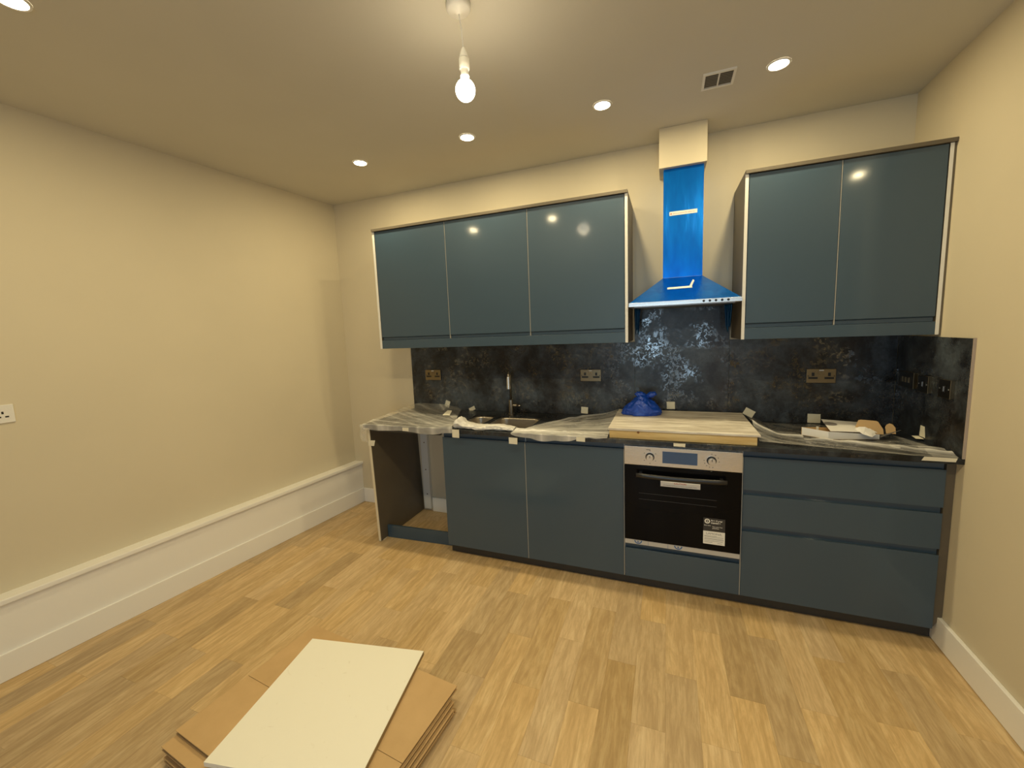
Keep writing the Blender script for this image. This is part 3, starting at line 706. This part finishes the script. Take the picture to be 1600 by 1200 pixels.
lathe(bm, prof, (px_, py_, zb), 32); gb = mk('bulb_globe', bm, M_BULB, pd)
gb.visible_shadow = True
ld = bpy.data.lights.new('bulb_light', 'POINT'); ld.energy = BULB_W; ld.color = (1, .82, .52); ld.shadow_soft_size = .042
lo = bpy.data.objects.new('bulb_light', ld); COL.objects.link(lo); lo.parent = pd; lo.location = (0, 0, zb-ZC-.004)
# ceiling vent
vt = thing('ceiling_vent', 'small rectangular ceiling extract vent with two slatted openings', 'vent', (2.24, -.598, ZC))
x0, x1, y0, y1 = 2.168, 2.308, -.666, -.530
bm = bmesh.new()
for q in ((x0, y0, x0+.011, y1), (x1-.011, y0, x1, y1), (x0+.011, y0, x1-.011, y0+.011), (x0+.011, y1-.011, x1-.011, y1), (2.235, y0+.011, 2.241, y1-.011)):
    bx(bm, q[0], q[1], ZC-.008, q[2], q[3], ZC-.0003)
mk('vent_frame', bm, M_PVC, vt)
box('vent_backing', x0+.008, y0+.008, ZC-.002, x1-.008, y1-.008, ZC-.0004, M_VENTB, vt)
for (a0, a1) in ((x0+.0115, 2.2345), (2.2415, x1-.0115)):
    for k in range(8):
        y = y0+.019+k*.0137
        bm = bmesh.new(); hexa(bm, [(a0, y-.004, ZC-.0065), (a1, y-.004, ZC-.0065), (a1, y+.003, ZC-.004), (a0, y+.003, ZC-.004)], [(a0, y-.004, ZC-.0055), (a1, y-.004, ZC-.0055), (a1, y+.003, ZC-.003), (a0, y+.003, ZC-.003)])
        mk('slat', bm, M_VENT, vt)

# ================================================================= things on the worktop
# board on battens (covers the hob position)
bd = thing('timber_board', 'pale timber board on pine battens lying on the worktop above the oven', 'board', (2.08, -.33, ZT))
box('pine_batten', 1.715, -.606, ZT+.001, 2.448, -.560, .957, M_PINE, bd, .001)
box('pine_batten', 1.715, -.10, ZT+.001, 2.448, -.055, .957, M_PINE, bd, .001)
bm = bmesh.new(); hexa(bm, [(1.708, -.612, .9575), (2.462, -.612, .9575), (2.462, -.046, .9575), (1.708, -.046, .9575)], [(1.708, -.612, .969), (2.462, -.612, .969), (2.462, -.046, .969), (1.708, -.046, .969)])
mk('board_top', bm, M_PLY, bd, .001)
bm = bmesh.new(); cyl(bm, (1.872, -.6068, .950), (1.872, -.6055, .950), .007, n=14); mk('knot', bm, mat('knot_brown', (.25, .11, .03), .7), bd)
# blue bag
bm = bmesh.new(); bmesh.ops.create_icosphere(bm, subdivisions=5, radius=1)
for v_ in bm.verts:
    c = v_.co.copy(); x, y, z = c
    h = .070 + .058*math.exp(-((x-.05)/.50)**2)
    zz = max(z, -.25)
    r = 1 + .16*noise.noise(c*2.4+Vector((3, 1, 2))) + .13*abs(noise.noise(c*4.5)) + .07*abs(noise.noise(c*10)) - .05
    X_ = 1.866 + .124*x*r; Y_ = -.185 + .085*y*r; Z_ = .9705 + (zz+.25)/1.25*h*(1.0+.22*noise.noise(c*3.1+Vector((9, 0, 0))) + .10*abs(noise.noise(c*7)) + .05*noise.noise(c*15))
    v_.co = (X_, Y_, max(Z_, .9702))
bag = thing('plastic_bag', 'crumpled bright blue plastic bag sitting on the pale timber board', 'bag', (1.866, -.185, .97))
mk('bag_body', bm, M_BAG, bag, smooth=True)
for cx_, cz_, sx, sz, ry, sd in ((1.925, 1.096, .034, .017, -.3, 2), (1.862, 1.094, .035, .020, .25, 5)):
    bm = bmesh.new(); bmesh.ops.create_icosphere(bm, subdivisions=4, radius=1)
    for v_ in bm.verts:
        c = v_.co.copy(); r = 1+.28*noise.noise(c*2.5+Vector((sd, 0, 0)))+.12*noise.noise(c*7)
        x, z = c.x*sx*r, c.z*sz*r
        v_.co = (cx_+x*math.cos(ry)+z*math.sin(ry), -.185+c.y*.028*r, cz_-x*math.sin(ry)+z*math.cos(ry))
    mk('bag_tuft', bm, M_BAG, bag, smooth=True)
# carton
ct = thing('open_carton', 'small open white carton with brown inside lying on the polythene at right', 'carton', (2.85, -.36, ZT))
A = Vector((2.705, -.333, 0)); B = Vector((2.803, -.411, 0)); C2 = Vector((3.035, -.355, 0)); D2 = A + (C2-B)
zb0, zb1 = ZT+.004, .957
def wallp(nm, p, q, z0, z1p, z1q, m, th=.002, parent=ct):
    d_ = (q-p).normalized(); nn = Vector((-d_.y, d_.x, 0))*th
    bm = bmesh.new(); hexa(bm, [(p.x, p.y, z0), (q.x, q.y, z0), (q.x+nn.x, q.y+nn.y, z0), (p.x+nn.x, p.y+nn.y, z0)], [(p.x, p.y, z1p), (q.x, q.y, z1q), (q.x+nn.x, q.y+nn.y, z1q), (p.x+nn.x, p.y+nn.y, z1p)])
    bmesh.ops.recalc_face_normals(bm, faces=bm.faces); return mk(nm, bm, m, parent)
wallp('carton_side', A, B, zb0, zb1, zb1-.001, M_CARTON); wallp('carton_side', B, C2, zb0, zb1-.001, zb0+.024, M_CARTON)
wallp('carton_side', C2, D2, zb0, zb0+.024, zb1-.01, M_CARTON); wallp('carton_side', D2, A, zb0, zb1-.004, zb1, M_KRAFT)
def sheetp(nm, pts, m, th=.0015, parent=ct):
    bm = bmesh.new(); bm.faces.new([bm.verts.new(p) for p in pts]); o = mk(nm, bm, m, parent)
    s = o.modifiers.new('s', 'SOLIDIFY'); s.thickness = th; s.offset = 0; return o
sheetp('carton_base', [(A.x, A.y, zb0), (B.x, B.y, zb0), (C2.x, C2.y, zb0), (D2.x, D2.y, zb0)], M_KRAFT)
# lid lying over the right half, with round-ended slot
lidp = [Vector(p) for p in ((2.812, -.405, .9585), (3.02, -.368, .952), (2.985, -.24, .976), (2.83, -.205, .978))]
sheetp('carton_lid', lidp, M_CARTON)
bm = bmesh.new(); cxy = Vector((2.846, -.290, .9717)); ex = Vector((.030, .004, 0)); ey = Vector((-.004, .026, .0022))
bm.faces.new([bm.verts.new(cxy + ex*math.cos(2*math.pi*k/24) + ey*math.sin(2*math.pi*k/24) + Vector((0, 0, .002))) for k in range(24)]); mk('lid_slot', bm, mat('slot_grey', (.22, .2, .2), .7), ct)
bm = bmesh.new(); bx(bm, 2.770, -.345, zb0+.001, 2.779, -.336, .965); mk('insert_tab', bm, mat('cream_card', (.80, .74, .60), .6), ct)
# upright brown flaps
def vflap(pts, y, lean, m, nm='carton_flap'):
    sheetp(nm, [(x, y + lean*(z-.93), z) for x, z in pts], m)
vflap([(2.935, .935), (2.945, .965), (2.962, 1.001), (2.972, 1.004), (3.036, 1.000), (3.044, .996), (3.062, .960), (3.062, .935)], -.33, .35, M_KRAFT)
vflap([(3.072, .940), (3.071, .972), (3.078, .984), (3.090, .990), (3.102, .986), (3.112, .970), (3.112, .940)], -.33, .35, M_KRAFT)
sheetp('carton_flap', [(2.935, -.345, .962), (2.95, -.35, .975), (2.975, -.352, .976), (3.00, -.36, .962), (3.01, -.38, .945), (2.98, -.42, .940), (2.95, -.40, .948)], M_CARTON)
sheetp('carton_flap', [(3.035, -.36, .925), (3.115, -.36, .968), (3.120, -.35, .966), (3.05, -.33, .930)], mat('dark_flap', (.10, .10, .10), .7))
# scrap of tape
bm = bmesh.new(); tube(bm, [(3.035, -.505, ZT+.012), (3.020, -.500, ZT+.014), (3.018, -.515, ZT+.012), (3.032, -.528, ZT+.010), (3.045, -.53, ZT+.010)], .004, 8)
tag(mk('tape_curl', bm, M_TAPE), 'tiny curled scrap of cream tape in front of the open white carton', 'tape')

# polythene sheets ------------------------------------------------
def sheet(name, label, fn, nu, nv, dens):
    bm = bmesh.new(); V_ = [[bm.verts.new(fn(i/nu, j/nv)) for i in range(nu+1)] for j in range(nv+1)]
    for j in range(nv):
        for i in range(nu): bm.faces.new((V_[j][i], V_[j][i+1], V_[j+1][i+1], V_[j+1][i])).smooth = True
    bmesh.ops.recalc_face_normals(bm, faces=bm.faces)
    o = mk(name, bm, M_POLY); at = o.data.attributes.new('film_density', 'FLOAT', 'POINT')
    k = 0
    for j in range(nv+1):
        for i in range(nu+1): at.data[k].value = dens(i/nu, j/nv); k += 1
    return tag(o, label, 'plastic sheet')
def lerp(a, b, t): return a+(b-a)*t
def bil(c00, c10, c11, c01, u, v_):
    return (Vector(c00)*(1-u)+Vector(c10)*u)*(1-v_) + (Vector(c01)*(1-u)+Vector(c11)*u)*v_
def ridge(t, seed=0.0, p=5):
    return (1-abs(noise.noise((t, seed, 1.7*seed)))*1.6 if abs(noise.noise((t, seed, 1.7*seed))) < .6 else 0)**p
def dA(u, v_):
    p = fA(u, v_); a_ = math.atan2(p.y+.62, p.x-.80); rad = math.hypot(p.x-.74, p.y+.58)
    d_ = .17 + .42*ridge(a_*9, 2.1, 8)*min(1, .35+rad*1.5) + .30*math.exp(-rad/.16) + .25*ridge(p.x*5+p.y*9, 5.3, 9)
    if v_ < .14: d_ = .30 + .25*ridge(p.x*9, 8.1)
    if p.x > .35 and p.y > -.18: d_ *= .55
    return min(.92, d_)
def dB(u, v_):
    p = fB(u, v_); x, y = p.x, p.y
    if v_ < .16: return .38 + .35*ridge(x*6, 3.3)
    s = (v_-.14)/.86
    d_ = .22 + .36*ridge(s*8+x*.9, 4.4, 7) + .28*ridge(s*17-x*1.3, 6.1, 9)
    d_ += .45*math.exp(-((y+.56)/.06)**2)*max(0, 1-max(0, u-.3)*1.4)
    return min(.93, d_)
def dC(u, v_):
    p = fC(u, v_); x, y = p.x, p.y
    rl = lerp(-.30, -.575, u**.7)
    d_ = .06 + .60*math.exp(-((y-rl)/.014)**2) + .28*math.exp(-((y-rl-.07)/.02)**2)*ridge(x*5, 9.9, 3)*.7 + .26*ridge((y-rl)*11+x*1.1, 1.1, 9)
    if v_ < .05: d_ += .08
    if u < .16: d_ += .25*(1-u/.16)*ridge(v_*8, 3.1)
    if u > .88: d_ += .15
    return min(.9, max(.02, d_))
def fA(u, v_):
    # v 0 drape bottom, .12 front edge, 1 wall
    if v_ < .12:
        p = Vector((lerp(-.028, .71, u), YW-.004-.003*math.sin(u*40), lerp(ZT-.034-.012*math.sin(u*11)*u, ZT+.003, v_/.12)))
    else:
        s = (v_-.12)/.88
        p = bil((-.028, YW-.004, ZT+.003), (.71, YW-.004, ZT+.003), (.45, -.013, ZT+.012), (-.02, -.013, ZT+.035), u, s)
        a_ = math.atan2(p.y+.56, p.x-.78)
        rad = math.hypot(p.x-.72, p.y+.58)
        p.z += (.004+.006*noise.noise((a_*9, rad*2, 1)))*min(1, s*6) + .008*max(0, noise.noise((p.x*6, p.y*6, 3))) * min(1, s*5)
        p.z += .028*math.exp(-rad/.10)
        p.z += .035*max(0, s-.8)/.2*u*(1-u)*4*.6
        p.z = max(p.z, ZT+.0025)
    return p
sheet('polythene_sheet', 'clear polythene dust sheet over the left end of the worktop above the empty gap', fA, 130, 90, dA)
# bunched roll of polythene across the front of the sink
bm = bmesh.new(); nr, n = 110, 36; rings = []
for i in range(nr+1):
    t_ = i/nr; x = lerp(.712, 1.128, t_); yc = -.575 + .006*math.sin(t_*9); ry = .042+.006*math.sin(t_*7)+.022*math.exp(-((t_-.04)/.06)**2)-.012*max(0, t_-.75)/.25; rz_ = .016+.002*math.sin(t_*11)+.018*math.exp(-((t_-.06)/.06)**2)-.003*max(0, t_-.75)/.25
    ring = []
    for k in range(n):
        an = 2*math.pi*k/n + t_*1.6
        w_ = 1+.30*noise.noise((math.cos(an)*2.6, math.sin(an)*2.6, t_*5))+.22*noise.noise((math.cos(an)*6, math.sin(an)*6, t_*9))
        an2 = an - t_*1.6
        ring.append(bm.verts.new((x, yc+ry*w_*math.cos(an), max(ZT+.002, ZT+.002+rz_*1.0+rz_*w_*math.sin(an)))))
    rings.append(ring)
for A_, B_ in zip(rings, rings[1:]):
    for i in range(n): bm.faces.new((A_[i], A_[(i+1) % n], B_[(i+1) % n], B_[i])).smooth = True
bm.faces.new(rings[0][::-1]); bm.faces.new(rings[-1])
o = mk('polythene_roll', bm, M_POLY); at = o.data.attributes.new('film_density', 'FLOAT', 'POINT')
for q in at.data: q.value = .72
tag(o, 'bunched twisted roll of polythene along the worktop edge in front of the sink', 'plastic sheet')
def fB(u, v_):
    if v_ < .14:
        x = lerp(1.12, 1.705, u); dz = .036*math.sin(math.pi*min(1, u*1.15+.05))
        return Vector((x, YW-.004-.002*math.sin(u*50), lerp(ZT-dz-.004*math.sin(u*23), ZT+.004, v_/.14)))
    s = (v_-.14)/.86
    yb = lerp(-.50, -.04, min(1, (u*1.35))**.8); x = lerp(lerp(1.12, 1.19, s), 1.705, u)
    y = lerp(YW-.004, yb, s)
    z = ZT+.004 + .004*(1+noise.noise((x*3, y*22, 5)))*min(1, s*5) + .012*max(0, noise.noise((x*2.4, y*14, 8)))*min(1, s*4)
    z += .050*max(0, (u-.72)/.28)**1.5*max(0, (s-.1)/.9)
    z += .022*math.exp(-((y+.585)/.018)**2)*(.55+.5*noise.noise((x*30, 1, 2)))*(1-max(0, u-.3))
    if v_ == 1: z += .012*math.sin(math.pi*u)
    return Vector((x, y, z))
sheet('polythene_sheet', 'polythene dust sheet on the worktop between the sink and the timber board', fB, 130, 90, dB)
def fC(u, v_):
    x = lerp(2.475, rx(-.5)-.020, u)
    yfr = lerp(-.52, -.625, min(1, u*1.3)); yb = lerp(-.060, -.12, u) if u < .62 else lerp(-.12, -.30, (u-.62)/.38)*1.0
    if u > .9: yb = lerp(-.262, -.52, (u-.9)/.1)
    y = lerp(yfr, yb, v_)
    z = ZT+.003+.004*(1+noise.noise((x*5, y*12, 2)))*math.sin(math.pi*min(1, v_*3+.02)/2)
    ridge = lerp(-.30, -.575, u**.7); z += .020*math.exp(-((y-ridge)/.020)**2)*(.7+.6*noise.noise((x*14, 0, 4)))
    z += .012*math.exp(-((y-ridge-.06)/.02)**2)*(.6+.6*noise.noise((x*9, 3, 4)))
    z += .050*max(0, 1-u*7)*min(1, v_*2)
    inb = 1 if (2.69 < x < 3.06 and -.44 < y < -.20) else 0
    if inb: z = ZT+.0025
    return Vector((x, y, max(z, ZT+.0022)))
sheet('polythene_sheet', 'polythene dust sheet on the worktop right of the timber board, under the white carton', fC, 150, 100, dC)
# film flap hanging off the left front corner
def fD(u, v_):
    return Vector((lerp(-.056, -.020, u)+.010*v_+.006*math.sin(v_*7), YW-.004+.012*math.sin(u*5)+.035*u, lerp(ZT-.004, ZT-.125-.02*u, v_)))
sheet('polythene_flap', 'polythene flap hanging from the far left corner of the worktop', fD, 10, 20, lambda u, v_: .22)

# masking tape pieces ---------------------------------------------
def tape(label, pts):
    bm = bmesh.new(); vs = [bm.verts.new(p) for p in pts]
    bm.faces.new(vs); bmesh.ops.subdivide_edges(bm, edges=bm.edges[:], cuts=3, use_grid_fill=True)
    for q in bm.verts: q.co += Vector((0, 0, 0)) + .0012*Vector((noise.noise(q.co*70), noise.noise(q.co*70+Vector((5, 0, 0))), noise.noise(q.co*60+Vector((0, 7, 0)))))
    o = mk('masking_tape', bm, M_TAPE); s = o.modifiers.new('s', 'SOLIDIFY'); s.thickness = .0006; s.offset = 0
    tag(o, label, 'tape', 'pieces of masking tape holding the polythene')
YS = -.0115
def wtape(label, cx_, cz_, w_, h_, ang=0):
    ca, sa = math.cos(ang), math.sin(ang)
    tape(label, [(cx_+a_*ca-b_*sa, YS, cz_+a_*sa+b_*ca) for a_, b_ in ((-w_/2, -h_/2), (w_/2, -h_/2), (w_/2, h_/2), (-w_/2, h_/2))])
wtape('masking tape on the splashback below the left double socket', .318, .960, .042, .055, -.35)
wtape('slanted masking tape at the back left of the sink', .545, .925, .055, .030, .45)
wtape('masking tape on the splashback below the middle double socket', 1.460, .945, .050, .048, -.05)
wtape('masking tape on the splashback just right of the blue bag', 2.045, .998, .052, .050, .03)
wtape('tilted masking tape on the splashback at the right end of the timber board', 2.508, .965, .060, .046, -.5)
wtape('masking tape on the splashback behind the open white carton', 2.852, .942, .066, .055, .0)
def ftape(label, cx_, z0, z1, w_, y=YW-.009):
    tape(label, [(cx_-w_/2, y, z0), (cx_+w_/2, y, z0-.002), (cx_+w_/2+.002, y, z1), (cx_-w_/2, y+.001, z1)])
ftape('masking tape on the worktop edge above the empty appliance gap', .345, .885, .908, .050)
ftape('rounded masking tape on the worktop edge at the left side of the sink', .735, .862, .915, .050)
ftape('masking tape hanging over the worktop edge at the cabinet door joint below the sink', 1.135, .846, .885, .055)
ftape('masking tape on the worktop edge left of the timber board', 1.555, .888, .913, .050)
ftape('masking tape on the worktop edge above the oven display', 2.083, .893, .910, .056)
tape('folded masking tape on the worktop near the corner switches', [(3.185, -.34, ZT+.012), (3.217, -.34, ZT+.012), (3.217, -.29, ZT+.016), (3.19, -.29, ZT+.016)])
tape('upright masking tape on the right splashback below the switches', [(rx(-.3)-.012, -.345, .93), (rx(-.3)-.012, -.295, .93), (rx(-.3)-.012, -.300, .985), (rx(-.3)-.012, -.335, .985)])
tape('masking tape at the right front corner of the worktop', [(3.075, YW-.006, .897), (3.19, YW-.006, .897), (3.195, YW-.006, ZT+.004), (3.085, YW-.006, ZT+.004)])
tape('masking tape on the raw edge of the floor-standing end panel', [(-.024, YF-.006, .742), (.028, YF-.006, .745), (.040, YF-.006, .788), (-.020, YF-.006, .782)])
tape('masking tape tab standing on the polythene left of the sink', [(.44, -.30, ZT+.018), (.50, -.30, ZT+.018), (.495, -.25, ZT+.045), (.455, -.25, ZT+.045)])

# ================================================================= on the floor
ang = -.095
ex = Vector((math.cos(ang), math.sin(ang), 0)); ey = Vector((-math.sin(ang), math.cos(ang), 0))
def slab(name, org, w_, h_, z0, z1, m, parent=None, bevel=0, ex=ex, ey=ey):
    bm = bmesh.new(); o = Vector(org)
    c = [o, o+ex*w_, o+ex*w_+ey*h_, o+ey*h_]
    hexa(bm, [(p.x, p.y, z0) for p in c], [(p.x, p.y, z1) for p in c]); bmesh.ops.recalc_face_normals(bm, faces=bm.faces)
    return mk(name, bm, m, parent, bevel)
labs = ['bottom brown cardboard pack of the stack on the floor', 'second brown cardboard pack from the bottom of the floor stack', 'middle brown cardboard pack of the stack on the floor',
        'brown cardboard pack second from the top, sticking out at the near left corner', 'topmost brown cardboard pack of the floor stack, under the cream board']
offs = [(.010, -.030), (.016, -.052), (.008, -.036), (.002, -.048), (-.001, .0)]
zz = .001
for i in range(5):
    org = Vector((.298, -2.109, 0)) + ex*offs[i][0] + ey*offs[i][1]
    if i == 3: org += ex*.026*0
    th = .0168
    t = thing('cardboard_pack', labs[i], 'cardboard', (org.x, org.y, zz), 'stack of flat brown cardboard packs')
    W_, H_ = .868, .600; cr = .268
    for (a0, b0) in ((0, cr-.0008), (cr+.0008, H_)):
        slab('top_sheet', org+ey*a0, W_, b0-a0, zz+th-.003, zz+th, M_KRAFT, t, .0006)
    slab('fluted_core', org+ex*.004+ey*.004, W_-.008, H_-.008, zz+.003, zz+th-.0031, M_KRAFTE, t)
    slab('bottom_sheet', org, W_, H_, zz, zz+.003, M_KRAFT, t, .0006)
    if i == 2: slab('packing_tape', org+ex*(W_+.0003)+ey*.10, .0008, .10, zz+.001, zz+th-.001, M_PAPER, t)
    zz += th+.0012
eA = Vector((.983, .185, 0)).normalized(); eB = Vector((-eA.y, eA.x, 0))
org = Vector((.544, -2.160, 0))
t = thing('white_board', 'cream white melamine board lying askew on the cardboard stack', 'board', (org.x, org.y, zz))
slab('board_face', org, .566, .566, zz+.0004, zz+.018, M_WBOARD, t, .0006, eA, eB)
slab('board_edging', org+eA*.5663+eB*.001, .0010, .564, zz+.0008, zz+.0172, mat('chipboard_edge', (.33, .24, .12), .8), t, 0, eA, eB)
